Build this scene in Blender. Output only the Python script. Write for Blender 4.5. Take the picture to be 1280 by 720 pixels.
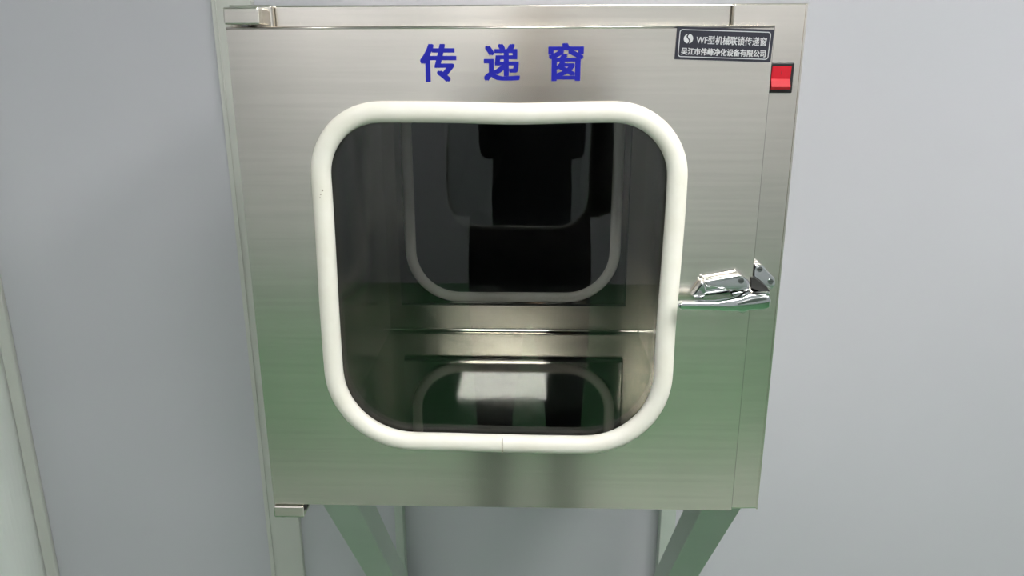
import bpy, bmesh, math, random
from mathutils import Vector, Matrix
random.seed(4)
for o in list(bpy.data.objects): bpy.data.objects.remove(o)
S = bpy.context.scene
C = S.collection
PI = math.pi
Z0 = 0.95                                   # height of the door's lower edge above the floor

# ------------------------------------------------------------------ camera
CAM = Vector((0.0428, -0.9266, Z0 + 0.5877))
PITCH, YAW, ROLL, FPX = 0.2909, 0.0293, -0.0019, 975.0
fw = Vector((-math.sin(YAW) * math.cos(PITCH), math.cos(YAW) * math.cos(PITCH), -math.sin(PITCH)))
rt0 = Vector((math.cos(YAW), math.sin(YAW), 0)); up0 = rt0.cross(fw)
rt = rt0 * math.cos(ROLL) + up0 * math.sin(ROLL)
up = up0 * math.cos(ROLL) - rt0 * math.sin(ROLL)
cd = bpy.data.cameras.new('camera'); cam = bpy.data.objects.new('camera', cd); C.objects.link(cam)
m = Matrix((rt, up, -fw)).transposed().to_4x4(); m.translation = CAM
cam.matrix_world = m
cd.sensor_width = 36; cd.lens = FPX / 1280 * 36; cd.clip_start = 0.01; cd.clip_end = 50
S.camera = cam
def at(px, py, Y):
    """photo pixel -> (x, z above the door's lower edge) on the plane y = Y"""
    d = fw * FPX + rt * (px - 640) + up * (360 - py)
    p = CAM + d * ((Y - CAM.y) / d.y)
    return (p.x, p.z - Z0)

# ------------------------------------------------------------------ world, exposure
w = bpy.data.worlds.new('world'); S.world = w; w.use_nodes = True
w.node_tree.nodes['Background'].inputs[0].default_value = (0.5, 0.52, 0.55, 1)
w.node_tree.nodes['Background'].inputs[1].default_value = 0.02
vs = S.view_settings
vs.view_transform = 'Standard'; vs.look = 'None'; vs.gamma = 1; vs.use_curve_mapping = False
vs.exposure = 0.90
LAMP = 14.0                                  # strength of the ceiling light panels, added fill panels too
# (x, y, size x, size y) of the ceiling panels; the small ones are added fill
CEILING_AND_FILL_LAMPS = [(1.35, -0.85, 0.6, 0.6), (-0.17, -2.95, 0.6, 0.7), (0.42, -1.30, 0.6, 0.6), (-2.45, -0.2, 0.3, 0.36), (1.9, -3.7, 0.3, 0.5), (-1.35, -3.85, 0.3, 0.5)]

# ------------------------------------------------------------------ materials
def nt(name):
    m = bpy.data.materials.new(name); m.use_nodes = True
    n = m.node_tree; b = n.nodes['Principled BSDF']
    return m, n, b
def noise(n, scale, vec=(1, 1, 1), detail=3, coord='Object'):
    tc = n.nodes.new('ShaderNodeTexCoord'); mp = n.nodes.new('ShaderNodeMapping')
    mp.inputs['Scale'].default_value = vec
    tx = n.nodes.new('ShaderNodeTexNoise'); tx.inputs['Scale'].default_value = scale; tx.inputs['Detail'].default_value = detail
    n.links.new(tc.outputs[coord], mp.inputs[0]); n.links.new(mp.outputs[0], tx.inputs[0])
    return tx.outputs[0]
def rng(n, src, a, b, lo=0.3, hi=0.7):
    r = n.nodes.new('ShaderNodeMapRange'); r.inputs[1].default_value = lo; r.inputs[2].default_value = hi
    r.inputs[3].default_value = a; r.inputs[4].default_value = b
    n.links.new(src, r.inputs[0]); return r.outputs[0]
def ramp(n, src, c0, c1, lo=0.35, hi=0.65):
    r = n.nodes.new('ShaderNodeValToRGB'); e = r.color_ramp.elements
    e[0].position = lo; e[0].color = (*c0, 1); e[1].position = hi; e[1].color = (*c1, 1)
    n.links.new(src, r.inputs[0]); return r.outputs[0]
def plain(name, col, rough=0.5, metal=0.0, vary=0.06, scale=12, bump=0.0, bscale=200, spec=0.5):
    m, n, b = nt(name)
    c1 = tuple(min(1, c * (1 + vary)) for c in col); c0 = tuple(c * (1 - vary) for c in col)
    n.links.new(ramp(n, noise(n, scale), c0, c1), b.inputs['Base Color'])
    b.inputs['Roughness'].default_value = rough; b.inputs['Metallic'].default_value = metal
    b.inputs['Specular IOR Level'].default_value = spec
    if bump:
        bp = n.nodes.new('ShaderNodeBump'); bp.inputs['Strength'].default_value = bump; bp.inputs['Distance'].default_value = 0.001
        n.links.new(noise(n, bscale), bp.inputs['Height']); n.links.new(bp.outputs[0], b.inputs['Normal'])
    return m
def steel(name, col, r0, r1, aniso=0.6):
    m, n, b = nt(name)
    b.inputs['Metallic'].default_value = 1
    mx = n.nodes.new('ShaderNodeMix'); mx.data_type = 'RGBA'; mx.blend_type = 'MULTIPLY'; mx.inputs[0].default_value = 1
    n.links.new(ramp(n, noise(n, 4.0, (1, 1, 1), 6), tuple(c * 0.95 for c in col), tuple(c * 1.03 for c in col)), mx.inputs[6])
    n.links.new(ramp(n, noise(n, 1.0, (5, 5, 190), 4), (0.93, 0.93, 0.93), (1, 1, 1)), mx.inputs[7])
    n.links.new(mx.outputs[2], b.inputs['Base Color'])
    n.links.new(rng(n, noise(n, 7.0, (1, 1, 1), 2), r0, r1), b.inputs['Roughness'])
    b.inputs['Anisotropic'].default_value = aniso; b.inputs['Anisotropic Rotation'].default_value = 0.25
    tg = n.nodes.new('ShaderNodeTangent'); tg.direction_type = 'UV_MAP'; tg.uv_map = 'UVMap'
    n.links.new(tg.outputs[0], b.inputs['Tangent'])
    return m
M = {}
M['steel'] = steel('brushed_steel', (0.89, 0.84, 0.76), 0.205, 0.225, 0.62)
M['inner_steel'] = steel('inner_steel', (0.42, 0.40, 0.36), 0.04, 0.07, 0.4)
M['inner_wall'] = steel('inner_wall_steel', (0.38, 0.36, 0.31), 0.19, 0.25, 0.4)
M['chrome'] = plain('chrome', (0.86, 0.87, 0.88), 0.05, 1.0, 0.01)
M['screw'] = plain('screw_metal', (0.30, 0.30, 0.31), 0.3, 1.0, 0.1, 60)
M['wall'] = plain('wall_paint', (0.61, 0.60, 0.645), 0.42, 0, 0.015, 2.0, 0.02, 300)
M['trim'] = plain('aluminium_trim', (0.64, 0.64, 0.60), 0.38, 0.0, 0.03, 6)
M['cove'] = plain('white_cove', (0.86, 0.87, 0.85), 0.3, 0.0, 0.02, 6)
M['ceiling'] = plain('ceiling_paint', (0.75, 0.75, 0.75), 0.6, 0, 0.02, 3)
M['floor'] = plain('green_epoxy', (0.046, 0.16, 0.058), 0.28, 0, 0.06, 5)
M['mat'] = plain('grey_mat', (0.30, 0.305, 0.30), 0.75, 0, 0.15, 40)
M['bracket'] = plain('bracket_paint', (0.58, 0.63, 0.57), 0.4, 0, 0.03, 8)
M['black'] = plain('black_plastic', (0.012, 0.012, 0.014), 0.35, 0, 0.2, 50)
M['slot'] = plain('dark_rubber_and_gap_shade', (0.02, 0.02, 0.018), 0.7, 0, 0.2, 50)  # rubber, and the dark fill of shaded gaps
M['red'] = plain('red_plastic', (0.62, 0.015, 0.03), 0.22, 0, 0.05, 50)
M['dark_red'] = plain('dark_red_print', (0.18, 0.0, 0.01), 0.4, 0, 0.05, 50)
M['blue'] = plain('blue_vinyl', (0.018, 0.020, 0.36), 0.5, 0, 0.05, 50, spec=0.15)
M['plate'] = plain('plate_black', (0.022, 0.022, 0.035), 0.35, 0, 0.15, 30)
M['print'] = plain('silver_print', (0.62, 0.62, 0.63), 0.4, 0, 0.05, 90)
M['cloth'] = plain('dark_cloth', (0.012, 0.012, 0.014), 0.85, 0, 0.2, 40)
M['denim'] = plain('dark_trousers', (0.014, 0.016, 0.024), 0.85, 0, 0.2, 60)
M['skin'] = plain('skin', (0.55, 0.34, 0.25), 0.5, 0, 0.05, 20)
M['hair'] = plain('black_hair', (0.01, 0.009, 0.008), 0.45, 0, 0.3, 80)
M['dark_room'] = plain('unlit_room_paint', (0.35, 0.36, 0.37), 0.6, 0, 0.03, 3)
M['screen'] = plain('phone_case', (0.02, 0.02, 0.022), 0.2, 0, 0.1, 30)
def gasket_mat():
    m, n, b = nt('cream_rubber')
    n.links.new(ramp(n, noise(n, 26, (1, 1, 1), 4), (0.86, 0.825, 0.73), (0.90, 0.87, 0.79)), b.inputs['Base Color'])
    b.inputs['Roughness'].default_value = 0.42
    return m
M['gasket'] = gasket_mat()
M['stain'] = plain('brown_scuff', (0.42, 0.36, 0.28), 0.6, 0, 0.3, 400)
def glass_mat():
    m, n, b = nt('window_glass')
    n.nodes.remove(b); out = n.nodes['Material Output']
    tr = n.nodes.new('ShaderNodeBsdfTransparent'); tr.inputs[0].default_value = (0.965, 0.975, 0.97, 1)
    gl = n.nodes.new('ShaderNodeBsdfGlossy'); gl.inputs['Roughness'].default_value = 0.0
    fr = n.nodes.new('ShaderNodeFresnel'); fr.inputs[0].default_value = 1.52
    mx = n.nodes.new('ShaderNodeMixShader')
    n.links.new(fr.outputs[0], mx.inputs[0]); n.links.new(tr.outputs[0], mx.inputs[1]); n.links.new(gl.outputs[0], mx.inputs[2])
    n.links.new(mx.outputs[0], out.inputs[0])
    return m
M['glass'] = glass_mat()
def lamp_mat():
    m, n, b = nt('lamp_diffuser')
    b.inputs['Base Color'].default_value = (0.9, 0.9, 0.9, 1)
    b.inputs['Emission Color'].default_value = (1.0, 0.995, 0.98, 1); b.inputs['Emission Strength'].default_value = LAMP
    return m
M['lamp'] = lamp_mat()

# ------------------------------------------------------------------ builders
ORG = {}
def empty(name, loc, label, cat, group=None):
    o = bpy.data.objects.new(name, None); C.objects.link(o); o.location = loc; o.empty_display_size = 0.1
    o['label'] = label; o['category'] = cat
    if group: o['group'] = group
    ORG[o] = Vector(loc); return o
def obj(name, vf, mat, parent=None, z0=0.0, smooth=False, bevel=0.0, seg=2, org=None):
    """verts are in world coordinates (z measured above z0)"""
    v, f = vf
    me = bpy.data.meshes.new(name)
    base = ORG[parent] if parent else Vector(org or (0, 0, 0))
    me.from_pydata([Vector(p) + Vector((0, 0, z0)) - base for p in v], [], f)
    bm = bmesh.new(); bm.from_mesh(me); bmesh.ops.recalc_face_normals(bm, faces=bm.faces[:])
    if bevel:
        es = [e for e in bm.edges if len(e.link_faces) == 2 and e.calc_face_angle(0) > 0.6]
        bmesh.ops.bevel(bm, geom=es, offset=bevel, segments=seg, affect='EDGES', profile=0.5, clamp_overlap=True)
    uv = bm.loops.layers.uv.new('UVMap')
    for fc in bm.faces:
        n = fc.normal; a = max(range(3), key=lambda i: abs(n[i]))
        for l in fc.loops:
            c = l.vert.co
            l[uv].uv = (c.x, c.z) if a == 1 else ((c.x, c.y) if a == 2 else (c.y, c.z))
    bm.to_mesh(me); bm.free()
    for mm in (mat if isinstance(mat, (list, tuple)) else [mat]):
        me.materials.append(M[mm] if isinstance(mm, str) else mm)
    if smooth or bevel:
        for p in me.polygons: p.use_smooth = bool(smooth)
    o = bpy.data.objects.new(name, me); C.objects.link(o)
    if parent: o.parent = parent
    else: o.location = base
    ORG[o] = base
    return o
def struct(o): o['kind'] = 'structure'; return o
def tag(o, label, cat, group=None):
    o['label'] = label; o['category'] = cat
    if group: o['group'] = group
    return o
def box(x0, x1, y0, y1, z0, z1):
    v = [(x, y, z) for x in (x0, x1) for y in (y0, y1) for z in (z0, z1)]
    return v, [(0, 1, 3, 2), (4, 6, 7, 5), (0, 4, 5, 1), (2, 3, 7, 6), (0, 2, 6, 4), (1, 5, 7, 3)]
def join(*parts):
    V, F = [], []
    for v, f in parts:
        k = len(V); V += list(v); F += [tuple(i + k for i in q) for q in f]
    return V, F
def prism(poly, y0, y1):
    """outline [(x, z)] extruded along y"""
    n = len(poly); v = [(x, y0, z) for x, z in poly] + [(x, y1, z) for x, z in poly]
    return v, [tuple(range(n)), tuple(range(2 * n - 1, n - 1, -1))] + [(i, (i + 1) % n, n + (i + 1) % n, n + i) for i in range(n)]
def prism_x(poly, x0, x1):
    """outline [(y, z)] extruded along x"""
    n = len(poly); v = [(x0, y, z) for y, z in poly] + [(x1, y, z) for y, z in poly]
    return v, [tuple(range(n)), tuple(range(2 * n - 1, n - 1, -1))] + [(i, (i + 1) % n, n + (i + 1) % n, n + i) for i in range(n)]
def rrect(x0, x1, z0, z1, rt_, rb, k=14):
    """rounded rectangle outline, top radius rt_, bottom radius rb, counter-clockwise from the right side"""
    p = []
    for cx, cz, r, a0 in ((x1 - rt_, z1 - rt_, rt_, 0), (x0 + rt_, z1 - rt_, rt_, 90), (x0 + rb, z0 + rb, rb, 180), (x1 - rb, z0 + rb, rb, 270)):
        for i in range(k + 1):
            a = math.radians(a0 + 90 * i / k); p.append((cx + r * math.cos(a), cz + r * math.sin(a)))
    return p
def holed(x0, x1, z0, z1, inner, y0, y1):
    """rectangular plate with a hole of the given outline"""
    cx = sum(p[0] for p in inner) / len(inner); cz = sum(p[1] for p in inner) / len(inner)
    pts = list(inner); n0 = len(pts)
    outer = []
    for x, z in pts:
        dx, dz = x - cx, z - cz
        t = min(((x1 if dx > 0 else x0) - cx) / dx if abs(dx) > 1e-9 else 1e9, ((z1 if dz > 0 else z0) - cz) / dz if abs(dz) > 1e-9 else 1e9)
        outer.append([cx + dx * t, cz + dz * t])
    for X, Z in ((x0, z0), (x0, z1), (x1, z0), (x1, z1)):      # snap the nearest sample to each corner
        i = min(range(n0), key=lambda k: (outer[k][0] - X) ** 2 + (outer[k][1] - Z) ** 2); outer[i] = [X, Z]
    n = n0
    v = [(x, y0, z) for x, z in pts] + [(x, y0, z) for x, z in outer] + [(x, y1, z) for x, z in pts] + [(x, y1, z) for x, z in outer]
    f = []
    for i in range(n):
        j = (i + 1) % n
        f += [(i, j, n + j, n + i), (2 * n + i, 3 * n + i, 3 * n + j, 2 * n + j), (i, 2 * n + i, 2 * n + j, j), (n + i, n + j, 3 * n + j, 3 * n + i)]
    return v, f
def sweep(path, rx, ry, yc, seg=14, closed=True):
    """tube of half-width rx (in the door plane) and half-depth ry along a closed path of (x, z)"""
    n = len(path); v = []; f = []
    for i, (x, z) in enumerate(path):
        a = path[i - 1]; b = path[(i + 1) % n]
        t = Vector((b[0] - a[0], b[1] - a[1])).normalized(); nx, nz = t.y, -t.x
        for k in range(seg):
            q = 2 * PI * k / seg
            v.append((x + nx * rx * math.cos(q), yc + ry * math.sin(q), z + nz * rx * math.cos(q)))
    for i in range(n):
        j = (i + 1) % n
        for k in range(seg):
            l = (k + 1) % seg
            f.append((i * seg + k, i * seg + l, j * seg + l, j * seg + k))
    return v, f
def disc(cx, cz, y0, y1, r, n=16):
    return prism([(cx + r * math.cos(2 * PI * i / n), cz + r * math.sin(2 * PI * i / n)) for i in range(n)], y0, y1)
def resample(path, n):
    P = path + [path[0]]; L = [0]
    for a, b in zip(P, P[1:]): L.append(L[-1] + math.hypot(b[0] - a[0], b[1] - a[1]))
    out = []; k = 0
    for i in range(n):
        s = L[-1] * i / n
        while L[k + 1] < s: k += 1
        t = (s - L[k]) / max(1e-9, L[k + 1] - L[k])
        out.append((P[k][0] + (P[k + 1][0] - P[k][0]) * t, P[k][1] + (P[k + 1][1] - P[k][1]) * t))
    return out
def glyphs(text, x0, x1, z0, z1, y, bold=0.0, spacing=1.0, rot=0.0, pivot=(0, 0), depth=0.0004):
    """lettering as flat geometry fitted into a box on the plane y; bold = extra stroke width (metres)"""
    cu = bpy.data.curves.new('lettering', 'FONT'); cu.body = text; cu.size = 1
    cu.space_character = spacing; cu.resolution_u = 3
    to = bpy.data.objects.new('lettering', cu); C.objects.link(to)
    dg = bpy.context.evaluated_depsgraph_get(); me = to.evaluated_get(dg).to_mesh()
    pv = [tuple(p.co) for p in me.vertices]; pf0 = [tuple(p.vertices) for p in me.polygons]
    to.evaluated_get(dg).to_mesh_clear(); bpy.data.objects.remove(to); bpy.data.curves.remove(cu)
    ax, bx = min(p[0] for p in pv), max(p[0] for p in pv); az, bz = min(p[1] for p in pv), max(p[1] for p in pv)
    c, s = math.cos(rot), math.sin(rot); v = []; pf = []; h = bold / 2
    for ci, (ox, oz) in enumerate(((-h, -h * .6), (h, -h * .6), (-h, h * .6), (h, h * .6), (0, 0)) if bold else ((0, 0),)):
        k = len(v); pf += [tuple(i + k for i in q) for q in pf0]
        for p in pv:
            x = x0 + h + (p[0] - ax) / (bx - ax) * (x1 - x0 - bold) + ox - pivot[0]
            z = z0 + h + (p[1] - az) / (bz - az) * (z1 - z0 - bold) + oz - pivot[1]
            v.append((pivot[0] + c * x - s * z, y - ci * 4e-5, pivot[1] + s * x + c * z))
    # give the letters a hair of thickness so that they are solid
    bm = bmesh.new(); vs_ = [bm.verts.new(p) for p in v]
    for q in pf:
        try: bm.faces.new([vs_[i] for i in q])
        except ValueError: pass
    r = bmesh.ops.extrude_face_region(bm, geom=bm.faces[:])
    for g in r['geom']:
        if isinstance(g, bmesh.types.BMVert): g.co.y += depth
    bm.verts.ensure_lookup_table(); bm.verts.index_update()
    out = [tuple(p.co) for p in bm.verts], [tuple(p.index for p in q.verts) for q in bm.faces]
    bm.free(); return out

# ------------------------------------------------------------------ the room
WY = 0.62                                   # front face of the wall that carries the box
XL, XR, YB, ZC = -2.7, 2.9, -4.3, 2.65
BX0, BX1, BZ0, BZ1 = -0.312, 0.352, -0.012, 0.643
struct(obj('floor', box(XL - .1, XR + .1, YB - .1, WY + .08, -0.08, 0), 'floor'))
struct(obj('ceiling', box(XL - .1, XR + .1, YB - .1, WY + .08, ZC, ZC + 0.08), 'ceiling'))
hole = [(BX1, BZ0 + Z0), (BX1, BZ1 + Z0), (BX0, BZ1 + Z0), (BX0, BZ0 + Z0)]
def wall_with_hole():
    a = box(XL, BX0, WY, WY + .08, 0, ZC); b = box(BX1, XR, WY, WY + .08, 0, ZC)
    c = box(BX0, BX1, WY, WY + .08, 0, BZ0 + Z0); d = box(BX0, BX1, WY, WY + .08, BZ1 + Z0, ZC)
    return join(a, b, c, d)
struct(obj('wall_back', wall_with_hole(), 'wall'))
struct(obj('wall_left', box(XL - .1, XL, YB, WY, 0, ZC), 'wall'))
struct(obj('wall_right', box(XR, XR + .1, YB, WY, 0, ZC), 'wall'))
struct(obj('wall_front', box(XL - .1, XR + .1, YB - .1, YB, 0, ZC), 'wall'))
# vertical joint trims on the wall
px0 = at(263, 0, WY - .014)[0]; px1 = at(314, 0, WY - .014)[0]
struct(obj('trim_1', join(box(px0, px1, WY - .014, WY, 0, ZC), box(px0 + .008, px0 + .011, WY - .017, WY - .014, 0, ZC)), 'trim', bevel=.003))
# jamb at the far left: flat strip, groove, rounded white column
ja = at(60, 640, WY)[0]; jb = at(40, 640, WY - .01)[0]
t2 = struct(obj('trim_2', box(jb + .004, ja, WY - .012, WY, 0, ZC), 'trim', bevel=.003))
cv = []
for i in range(13):
    a = PI / 2 * i / 12; cv.append((jb - .07 + .07 * math.sin(a) ** 0.9, WY - .075 * math.cos(a) ** 0.9))
cv += [(jb - .30, WY), (jb - .30, WY - .075)]
n = len(cv)
struct(obj('trim_3', ([(x, y, 0) for x, y in cv] + [(x, y, ZC) for x, y in cv],
    [tuple(range(n)), tuple(range(2 * n - 1, n - 1, -1))] + [(i, (i + 1) % n, n + (i + 1) % n, n + i) for i in range(n)]), 'cove'))
struct(obj('baseboard_back', join(box(ja, px0, WY - .01, WY, 0, .08), box(px1, XR, WY - .01, WY, 0, .08)), 'cove'))
# the unlit room on the other side of the pass box
struct(obj('floor_beyond', box(XL, XR, WY + .08, 3.2, -0.08, 0), 'floor'))
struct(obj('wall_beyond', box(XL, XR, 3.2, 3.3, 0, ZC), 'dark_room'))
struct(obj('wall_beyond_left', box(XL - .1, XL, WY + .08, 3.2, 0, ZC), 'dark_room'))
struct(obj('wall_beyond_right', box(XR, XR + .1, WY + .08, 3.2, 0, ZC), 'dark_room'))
struct(obj('ceiling_beyond', box(XL, XR, WY + .08, 3.2, ZC, ZC + .08), 'ceiling'))

# ------------------------------------------------------------------ ceiling lamps and added fill panels
WHERE = ['nearest the pass box, to its right', 'farthest behind the photographer, mirrored on the chamber floor', 'almost above the photographer', 'added to brighten the left wall, narrow, beside the left side wall', 'added to brighten the door steel, small, in the far right corner of the room', 'added to brighten the left of the door, small, in the far left corner of the room']
for (x, y, sx, sy), wh in zip(CEILING_AND_FILL_LAMPS, WHERE):
    L = empty('ceiling_or_fill_light', (x, y, ZC), 'flat white ceiling light panel ' + wh, 'light', 'ceiling light panels')
    fr = []
    for a, b, c, d in ((-sx/2-.03, -sx/2, -sy/2-.03, sy/2+.03), (sx/2, sx/2+.03, -sy/2-.03, sy/2+.03), (-sx/2, sx/2, -sy/2-.03, -sy/2), (-sx/2, sx/2, sy/2, sy/2+.03)):
        fr.append(box(x + a, x + b, y + c, y + d, ZC - .03, ZC))
    obj('frame', join(*fr), 'ceiling', L)
    obj('diffuser', box(x - sx/2, x + sx/2, y - sy/2, y + sy/2, ZC - .022, ZC - .008), 'lamp', L)

# ------------------------------------------------------------------ the pass box
PB = empty('pass_box', (0.02, 0.3, Z0 + BZ0), 'brushed stainless steel pass box with a glazed door, fixed on the wall', 'pass box')
def part(name, vf, mat, parent=PB, **k): return obj(name, vf, mat, parent, Z0, **k)
DW, DH = 0.31, 0.618
FY = 0.021                                  # front face of the box frame, just behind the door
CX0, CX1, CZ0, CZ1, CY1 = -0.266, 0.266, 0.017, 0.600, 0.655
# outer shell
sh = part('shell', join(
    box(BX0, BX0 + .002, FY + .002, .70, BZ0, BZ1), box(BX1 - .002, BX1, FY + .002, .70, BZ0, BZ1),
    box(BX0 + .002, BX1 - .002, FY + .012, .70, BZ1 - .002, BZ1), box(BX0 + .002, BX1 - .002, FY + .012, .70, BZ0, BZ0 + .002)), 'steel')
part('frame_post', box(BX0, -0.262, FY, FY + .03, BZ0, BZ1), 'steel', bevel=.0025, seg=4)
pv, pf = box(0.268, BX1, FY, FY + .03, BZ0, BZ1)
part('frame_post', ([(x, y + (.0032 if x > .3 and y < FY + .01 else 0), z) for x, y, z in pv], pf), 'steel', bevel=.002, seg=4)
part('frame_top', box(-0.262, 0.268, FY + .010, FY + .03, CZ1, BZ1), 'steel', bevel=.002)
part('frame_sill', box(-0.262, 0.268, FY + .010, FY + .03, BZ0, CZ0), 'steel', bevel=.002)
# chamber
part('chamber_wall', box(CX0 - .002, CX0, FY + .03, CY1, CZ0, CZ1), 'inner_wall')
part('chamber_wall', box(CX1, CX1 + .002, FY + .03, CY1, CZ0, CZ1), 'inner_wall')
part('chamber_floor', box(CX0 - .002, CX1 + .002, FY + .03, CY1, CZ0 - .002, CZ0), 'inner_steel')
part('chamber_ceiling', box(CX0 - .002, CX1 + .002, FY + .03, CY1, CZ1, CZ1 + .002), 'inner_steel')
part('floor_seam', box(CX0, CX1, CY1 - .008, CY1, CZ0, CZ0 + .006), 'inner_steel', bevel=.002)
# window geometry, shared by both doors
GX0, GX1, GZ0, GZ1, GW = -0.2255, 0.2219, 0.0854, 0.536, 0.0243
mid = rrect(GX0 + GW / 2, GX1 - GW / 2, GZ0 + GW / 2, GZ1 - GW / 2, 0.075, 0.100)
inn = rrect(GX0 + GW * .6, GX1 - GW * .6, GZ0 + GW * .6, GZ1 - GW * .6, 0.07, 0.095)
# back frame and the far door
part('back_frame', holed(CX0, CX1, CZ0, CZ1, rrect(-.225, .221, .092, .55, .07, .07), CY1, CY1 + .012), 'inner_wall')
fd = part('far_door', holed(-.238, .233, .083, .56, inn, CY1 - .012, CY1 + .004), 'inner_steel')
part('seal', join(box(-.238, .233, CY1 - .010, CY1, .078, .083), box(.233, .236, CY1 - .010, CY1, .078, .56)), 'slot', fd)
part('gasket', sweep(resample(mid, 120), GW / 2 * .9, .006, CY1 - .012), 'gasket', fd, smooth=True)
part('glass_pane', prism(rrect(GX0 + .01, GX1 - .01, GZ0 + .01, GZ1 - .01, .08, .1), CY1 - .006, CY1 - .001), 'glass', fd)

# near door: sheet with folded edges, the window, its rubber and the lettering
door = part('door', join(holed(-DW, DW, 0, DH, inn, 0, .0015),
    box(-DW, -DW + .0015, .0015, .0195, 0, DH), box(DW - .0015, DW, .0015, .0195, 0, DH),
    box(-DW + .0015, DW - .0015, .0015, .0195, DH - .0015, DH), box(-DW + .0015, DW - .0015, .0015, .0195, 0, .0015),
    holed(-DW + .0015, DW - .0015, .0015, DH - .0015, inn, .016, .0195)), 'steel')
door['label'] = 'brushed steel door with a rounded window'
part('edge_lip', prism_x([(.0014 + .0020 * math.cos(a), DH - .0012 + .0018 * math.sin(a)) for a in [2 * PI * i / 14 for i in range(14)]], -DW, DW), 'steel', door, smooth=True)
part('edge_gap_shade', box(DW, DW + .0013, .0035, .0205, .001, DH - .002), 'slot', door)  # dark strip drawn in for the shadow in the gap beside the post
path = resample(mid, 200)
wav = []
for x, z in path:                            # the rubber is not dead straight
    u = (x - GX0) / (GX1 - GX0)
    if z > .45: z -= .0022 * math.exp(-((u - .55) / .14) ** 2)
    if z < .2: z += .0012 * math.sin(u * 7)
    x += .0016 * math.sin(z * 16 + 1) * (1 if x > 0 else .6)
    wav.append((x, z))
ga = part('gasket', sweep(wav, GW / 2, .0105, -.0015, 18), 'gasket', door, smooth=True); ga['label'] = 'cream rubber window gasket'
part('glass_pane', prism(rrect(GX0 + .006, GX1 - .006, GZ0 + .006, GZ1 - .006, .08, .1), .0055, .0105), 'glass', door)
sx, sz = at(628, 557, -.012)
part('gasket_joint', sweep([(sx + .0006 * math.cos(a), sz + .0112 * math.sin(a)) for a in [2 * PI * i / 16 for i in range(16)]], .0003, .0003, -.0122, 6), 'stain', door)
for px, py, rr in ((403, 238, .0011), (401, 243, .0008), (400, 247, .0006)):
    qx, qz = at(px, py, -.012)
    part('scuff', disc(qx, qz, -.0123, -.0115, rr, 10), 'stain', door)
# blue characters
for ch, (u0, v0, u1, v1) in zip('传递窗', ((526, 54, 570, 103), (605, 54, 650, 102), (685, 53, 730, 102))):
    a = at(u0, v1, 0); b = at(u1, v0, 0)
    o = part('lettering', glyphs(ch, a[0], b[0], a[1], b[1], -.0006, .0027), 'blue', door); o['label'] = 'blue printed character ' + ch
# nameplate
rotp = math.radians(-1.9); PC = (0.2548, 0.598); hw, hh = .0540, .0175
def rp(x, z):
    c, s = math.cos(rotp), math.sin(rotp); return (PC[0] + c * x - s * z, PC[1] + s * x + c * z)
npl = part('nameplate', prism([rp(-hw, -hh), rp(hw, -hh), rp(hw, hh), rp(-hw, hh)], -.0016, 0), 'plate'); npl['label'] = 'black nameplate with silver writing'
bo = rrect(-hw + .0035, hw - .0035, -hh + .003, hh - .003, .003, .003, 5)
part('border', sweep([rp(*p) for p in bo], .00045, .0002, -.0017, 6), 'print', npl)
def ptext(t, x0, x1, z0, z1, bold, name='lettering'):
    a = PC[0] + x0, PC[1] + z0
    part(name, glyphs(t, PC[0] + x0, PC[0] + x1, PC[1] + z0, PC[1] + z1, -.0019, bold, 1.0, rotp, PC), 'print', npl)
ptext('WF型机械联锁传递窗', -.0315, .0470, -.0005, .0090, .00025)
ptext('吴江市伟峰净化设备有限公司', -.0475, .0475, -.0125, -.0045, .00045)
# round emblem: a disc split by an S-shaped flame
def emblem():
    cx, cz, r = -.0405, .0050, .0052
    k = 20
    def s(t): return .0016 * math.sin(t * PI)          # the S line, t from -1 to 1
    left = [(cx + r * math.cos(a), cz + r * math.sin(a)) for a in [math.radians(100 + 160 * i / k) for i in range(k + 1)]]
    left += [(cx - .0009 - s(-1 + 2 * i / k) , cz - r * .96 + 2 * r * .96 * i / k) for i in range(1, k)]
    right = [(cx + r * math.cos(a), cz + r * math.sin(a)) for a in [math.radians(-80 + 160 * i / k) for i in range(k + 1)]]
    right += [(cx + .0009 - s(1 - 2 * i / k), cz + r * .96 - 2 * r * .96 * i / k) for i in range(1, k)]
    return join(prism([rp(*p) for p in left], -.0020, -.0016), prism([rp(*p) for p in right], -.0020, -.0016))
part('emblem', emblem(), 'print', npl)

# rocker switch on the right frame post
sw = part('switch', box(.3135, .3420, FY - .002, FY + .003, .5440, .5780), 'black', bevel=.001); sw['label'] = 'red rocker switch in a black bezel'
part('rocker', prism_x([(FY - .003, .5700), (FY - .0052, .5738), (FY - .0058, .5742), (FY - .0040, .5600), (FY - .0085, .5512), (FY - .0065, .5482), (FY - .003, .5482)], .3160, .3378), 'red', sw)
part('mark', box(.3268, .3274, FY - .0060, FY - .0045, .5655, .5690), 'dark_red', sw)

# hinge brackets at the left corners
def hinge(z0, z1, name='hinge'):
    h = part(name, box(-.3105, -.2690, -.004, FY + .004, z0, z1), 'steel', bevel=.002); return h
h1 = hinge(.6205, .6395); part('pin', disc(-.290, .620, 0, .0, .001) if False else box(-.294, -.286, .006, .014, .617, .6205), 'screw', h1)
h2 = hinge(-.0185, -.0010); part('pin', box(-.302, -.297, .000, .006, -.0205, -.0185), 'slot', h2)
part('gap_strip', prism([(-.2690, -.0012), (-.2635, -.0012), (-.2680, -.0120)], .002, FY), 'slot', h2)

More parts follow.
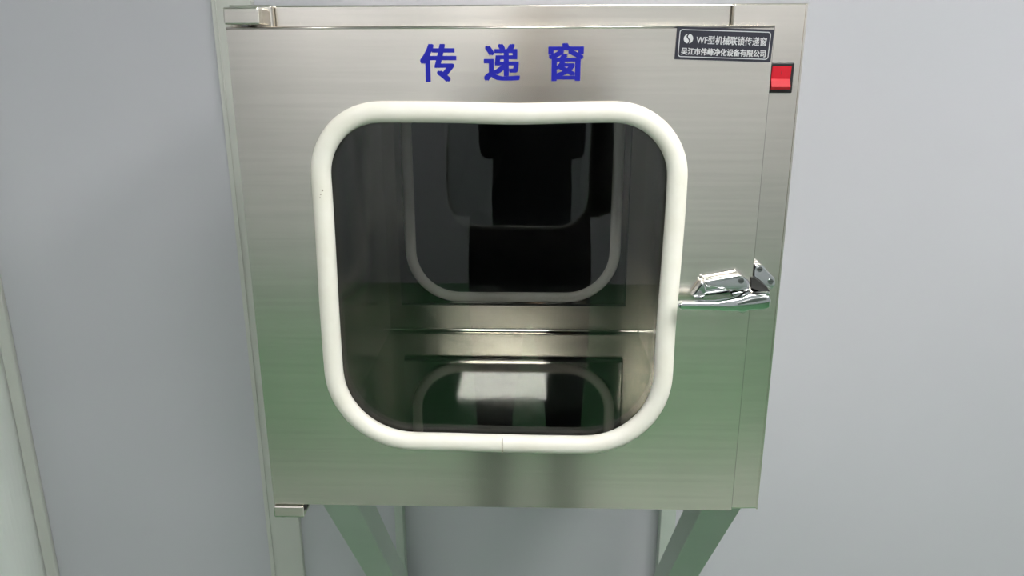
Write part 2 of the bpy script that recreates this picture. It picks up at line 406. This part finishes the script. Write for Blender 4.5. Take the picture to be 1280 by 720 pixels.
# ------------------------------------------------------------------ chrome latch
lat = part('latch', prism([at(840 + x / 9, 320 + y / 9, -.004) for x, y in ((215, 440), (330, 290), (420, 262), (770, 215), (850, 262), (872, 300), (872, 420), (820, 470), (400, 520), (240, 505))], -.005, -.0004), 'chrome', bevel=.0012)
lat['label'] = 'chrome pull latch'
def zp(pts, Y): return [at(840 + x / 9, 320 + y / 9, Y) for x, y in pts]
part('arm', prism(zp(((355, 285), (770, 212), (855, 262), (872, 312), (868, 415), (815, 412), (430, 350), (375, 335)), -.014), -.016, -.005), 'chrome', lat, bevel=.003, seg=3)
part('pivot_plate', prism(zp(((222, 440), (330, 295), (372, 300), (392, 400), (352, 512), (246, 505)), -.010), -.012, -.005), 'chrome', lat, bevel=.002, seg=3)
for x, y, Y in ((775, 276, -.016), (310, 422, -.012)):
    c = at(840 + x / 9, 320 + y / 9, Y)
    s_ = part('screw', disc(c[0], c[1], Y - .0012, Y + .001, .0036, 16), 'screw', lat)
    part('screw_slot', box(c[0] - .0024, c[0] + .0024, Y - .0016, Y - .0010, c[1] - .0004, c[1] + .0004), 'slot', lat)
# hand lever: a tapered bar with a round end, thick and proud of the door
lev = zp(((60, 548), (75, 520), (110, 508), (480, 510), (640, 488), (760, 462), (880, 418), (1010, 428), (1075, 436), (1100, 480), (1085, 560), (1020, 590), (860, 596), (780, 632), (735, 612), (400, 600), (100, 590), (70, 575)), -.026)
part('lever', prism(lev, -.032, -.020), 'chrome', lat, bevel=.0042, seg=4, smooth=True)
part('lever_web', prism(zp(((700, 470), (880, 425), (1060, 440), (1075, 520), (900, 560), (740, 560)), -.014), -.0195, -.005), 'chrome', lat, bevel=.002)
part('lever_rib', prism(zp(((720, 530), (900, 478), (1060, 455), (1065, 490), (900, 520), (740, 548)), -.032), -.0335, -.0315), 'screw', lat, bevel=.0006)
# keeper on the frame post
kp = part('keeper', prism(zp(((912, 150), (935, 92), (1010, 95), (1085, 178), (1150, 240), (1156, 320), (1112, 372), (1040, 335), (980, 275), (912, 225)), .012), .009, FY), 'chrome', bevel=.0014, seg=3)
kp['label'] = 'chrome keeper plate of the latch'
part('keeper_recess_shade', prism(zp(((880, 235), (915, 232), (1050, 330), (1085, 380), (1060, 392), (960, 372), (880, 345)), .002), -.004, .010), 'slot', kp)  # black block stands in for the shaded recess under the keeper
part('keeper_roller', prism(zp(((880, 395), (1080, 385), (1092, 430), (890, 440)), -.004), -.010, .010), 'chrome', kp, bevel=.002)
for x, y in ((985, 147), (1108, 285)):
    c = at(840 + x / 9, 320 + y / 9, .009)
    part('screw', disc(c[0], c[1], .0075, .010, .0034, 16), 'screw', kp)
    part('screw_slot', box(c[0] - .0022, c[0] + .0022, .0071, .0077, c[1] - .0004, c[1] + .0004), 'slot', kp)

# ------------------------------------------------------------------ support brackets under the box
def bracket(x0, x1, w0, w1, label):
    b = empty('support_bracket', ((x0 + x1) / 2, WY, Z0 - .75), label, 'bracket', 'support brackets under the pass box')
    y0, zt, zb = .046, BZ0 - .001, BZ0 - .70
    th = .062
    k = .70 / (WY - y0 - .03)
    part('diagonal_brace', prism_x([(y0, zt), (y0 + th, zt), (WY - .030, zb + th * k), (WY - .030, zb)], x0, x1), 'bracket', b, bevel=.0015)
    part('wall_bar', box(w0, w1, WY - .030, WY, BZ0 - .76, zt), 'bracket', b, bevel=.0015)
    part('top_bar', box(x0 + .004, x1 - .004, y0 + th, WY - .030, zt - .006, zt), 'bracket', b)
    return b
bracket(-.2655, -.2144, -.2655, -.247, 'painted diagonal support bracket under the hinge side of the box')
bracket(.288, .343, .327, .36, 'painted diagonal support bracket under the latch side of the box')

# ------------------------------------------------------------------ floor mat in front of the box
tag(obj('floor_mat', box(-1.2, 1.3, -1.74, -1.12, 0.0005, .010), 'mat', bevel=.003, org=(0, 0, 0)), 'grey floor mat on the green floor in front of the pass box', 'mat')

# ------------------------------------------------------------------ the photographer, seen mirrored in the glass
def skin(name, pts, edges, radii, mat, parent, root=0, sub=2):
    me = bpy.data.meshes.new(name); base = ORG[parent]
    me.from_pydata([Vector(p) - base for p in pts], edges, [])
    o = bpy.data.objects.new(name, me); C.objects.link(o)
    mo = o.modifiers.new('skin', 'SKIN'); mo.use_smooth_shade = True
    sv = me.skin_vertices[0].data
    for i, r in enumerate(radii): sv[i].radius = r if isinstance(r, tuple) else (r, r)
    for i in range(len(pts)): sv[i].use_root = (i == root)
    su = o.modifiers.new('sub', 'SUBSURF'); su.levels = sub; su.render_levels = sub
    dg = bpy.context.evaluated_depsgraph_get(); ev = bpy.data.meshes.new_from_object(o.evaluated_get(dg))
    ev.name = name; o.modifiers.clear(); o.data = ev
    ev.materials.clear()
    for q in (mat if isinstance(mat, (list, tuple)) else [mat]): ev.materials.append(M[q])
    for p in ev.polygons: p.use_smooth = True
    o.parent = parent; ORG[o] = base
    return o
def ellipsoid(c, rx, ry, rz, n=16, k=10, zmin=-1.0):
    v = []; f = []
    for i in range(k + 1):
        t = -PI / 2 + PI * i / k; t = max(t, math.asin(zmin))
        for j in range(n):
            a = 2 * PI * j / n
            v.append((c[0] + rx * math.cos(t) * math.cos(a), c[1] + ry * math.cos(t) * math.sin(a), c[2] + rz * math.sin(t)))
    for i in range(k):
        for j in range(n): f.append((i * n + j, i * n + (j + 1) % n, (i + 1) * n + (j + 1) % n, (i + 1) * n + j))
    return v, f
PX, PY = 0.03, -1.27
person = empty('person', (PX, PY, .0), 'person in dark clothes raising a phone, mirrored in the door glass', 'person')
wr = {-1: CAM - rt * .050 - up * .085 - fw * .070, 1: CAM + rt * .150 - up * .085 - fw * .070}
P = [(PX, PY, .94), (PX, PY, 1.08), (PX, PY - .01, 1.26), (PX, PY - .01, 1.40), (PX, PY, 1.475), (PX, PY + .01, 1.53), (PX, PY + .025, 1.60), (PX, PY + .015, 1.68)]
Rr = [(.200, .125), (.185, .120), (.195, .125), (.130, .095), (.055, .055), (.058, .062), (.073, .090), (.066, .080)]
Ed = [(i, i + 1) for i in range(7)]
for sgn in (-1, 1):
    k = len(P)
    P += [(PX + sgn * .175, PY - .01, 1.385), (PX + sgn * .185, PY + .02, 1.10), tuple(wr[sgn])]
    Rr += [.070, .054, .032]; Ed += [(3, k), (k, k + 1), (k + 1, k + 2)]
    k = len(P)
    P += [(PX + sgn * .095, PY, .83), (PX + sgn * .105, PY + .02, .50), (PX + sgn * .115, PY - .02, .085), (PX + sgn * .125, PY + .10, .045)]
    Rr += [(.105, .100), .062, .042, .038]; Ed += [(0, k), (k, k + 1), (k + 1, k + 2), (k + 2, k + 3)]
body = skin('body', P, Ed, Rr, ['cloth', 'denim', 'skin'], person)
for p in body.data.polygons:
    z = p.center.z
    p.material_index = 2 if (z > 1.475 and abs(p.center.x) < .13) else (1 if z < .90 else 0)
hy = PY + .02
obj('hair', ellipsoid((PX, PY + .008, 1.655), .082, .098, .092, 20, 12, -.15), 'hair', person, smooth=True)
for sgn in (-1, 1):
    obj('ear', ellipsoid((PX + sgn * .076, PY + .01, 1.61), .010, .018, .030, 10, 6), 'skin', person, smooth=True)
    e = obj('eye', ellipsoid((PX + sgn * .031, PY + .102, 1.622), .013, .010, .008, 10, 6), 'print', person, smooth=True)
    obj('pupil', ellipsoid((PX + sgn * .031, PY + .110, 1.622), .005, .004, .005, 8, 6), 'black', e, smooth=True)
    obj('shoe', ellipsoid((PX + sgn * .122, PY + .045, .045), .050, .145, .052, 16, 8, -.82), 'black', person, smooth=True)
obj('nose', ellipsoid((PX, PY + .112, 1.593), .014, .020, .024, 10, 6), 'skin', person, smooth=True)
obj('mouth', ellipsoid((PX, PY + .104, 1.556), .024, .007, .006, 10, 6), 'dark_red', person, smooth=True)
# the phone, held just behind the picture's viewpoint
PHC = CAM + rt * .050 - up * .012 - fw * .014
def local(a, b, c): return tuple(PHC + rt * a + up * b + fw * c)
v, f = box(-.076, .076, -.004, .004, -.037, .037)
ph = tag(obj('phone', ([local(x, z, y) for x, y, z in v], f), 'screen', bevel=.003), 'dark phone held sideways in both hands of the person', 'phone')
# hands: palm at each end of the phone, four fingers on its back, thumb on its screen
for sgn in (-1, 1):
    def hp(a, b, c): return local(sgn * a, b, c)
    w0 = tuple(wr[sgn])
    pts = [w0, hp(.094, -.045, -.030), hp(.096, -.012, -.016)]
    ed = [(0, 1), (1, 2)]; rad = [.026, (.026, .018), (.024, .016)]
    for b0, ln in ((.020, .052), (.004, .058), (-.012, .052), (-.026, .042)):
        k = len(pts)
        pts += [hp(.100, b0, .000), hp(.090, b0, .014), hp(.098 - ln, b0 - .002, .014)]
        rad += [.0085, .0080, .0068]; ed += [(2, k), (k, k + 1), (k + 1, k + 2)]
    k = len(pts)
    pts += [hp(.084, -.030, -.022), hp(.066, -.022, -.016), hp(.050, -.012, -.0135)]
    rad += [.011, .0095, .0080]; ed += [(1, k), (k, k + 1), (k + 1, k + 2)]
    skin('hand', pts, ed, rad, 'skin', person, 0, 2)
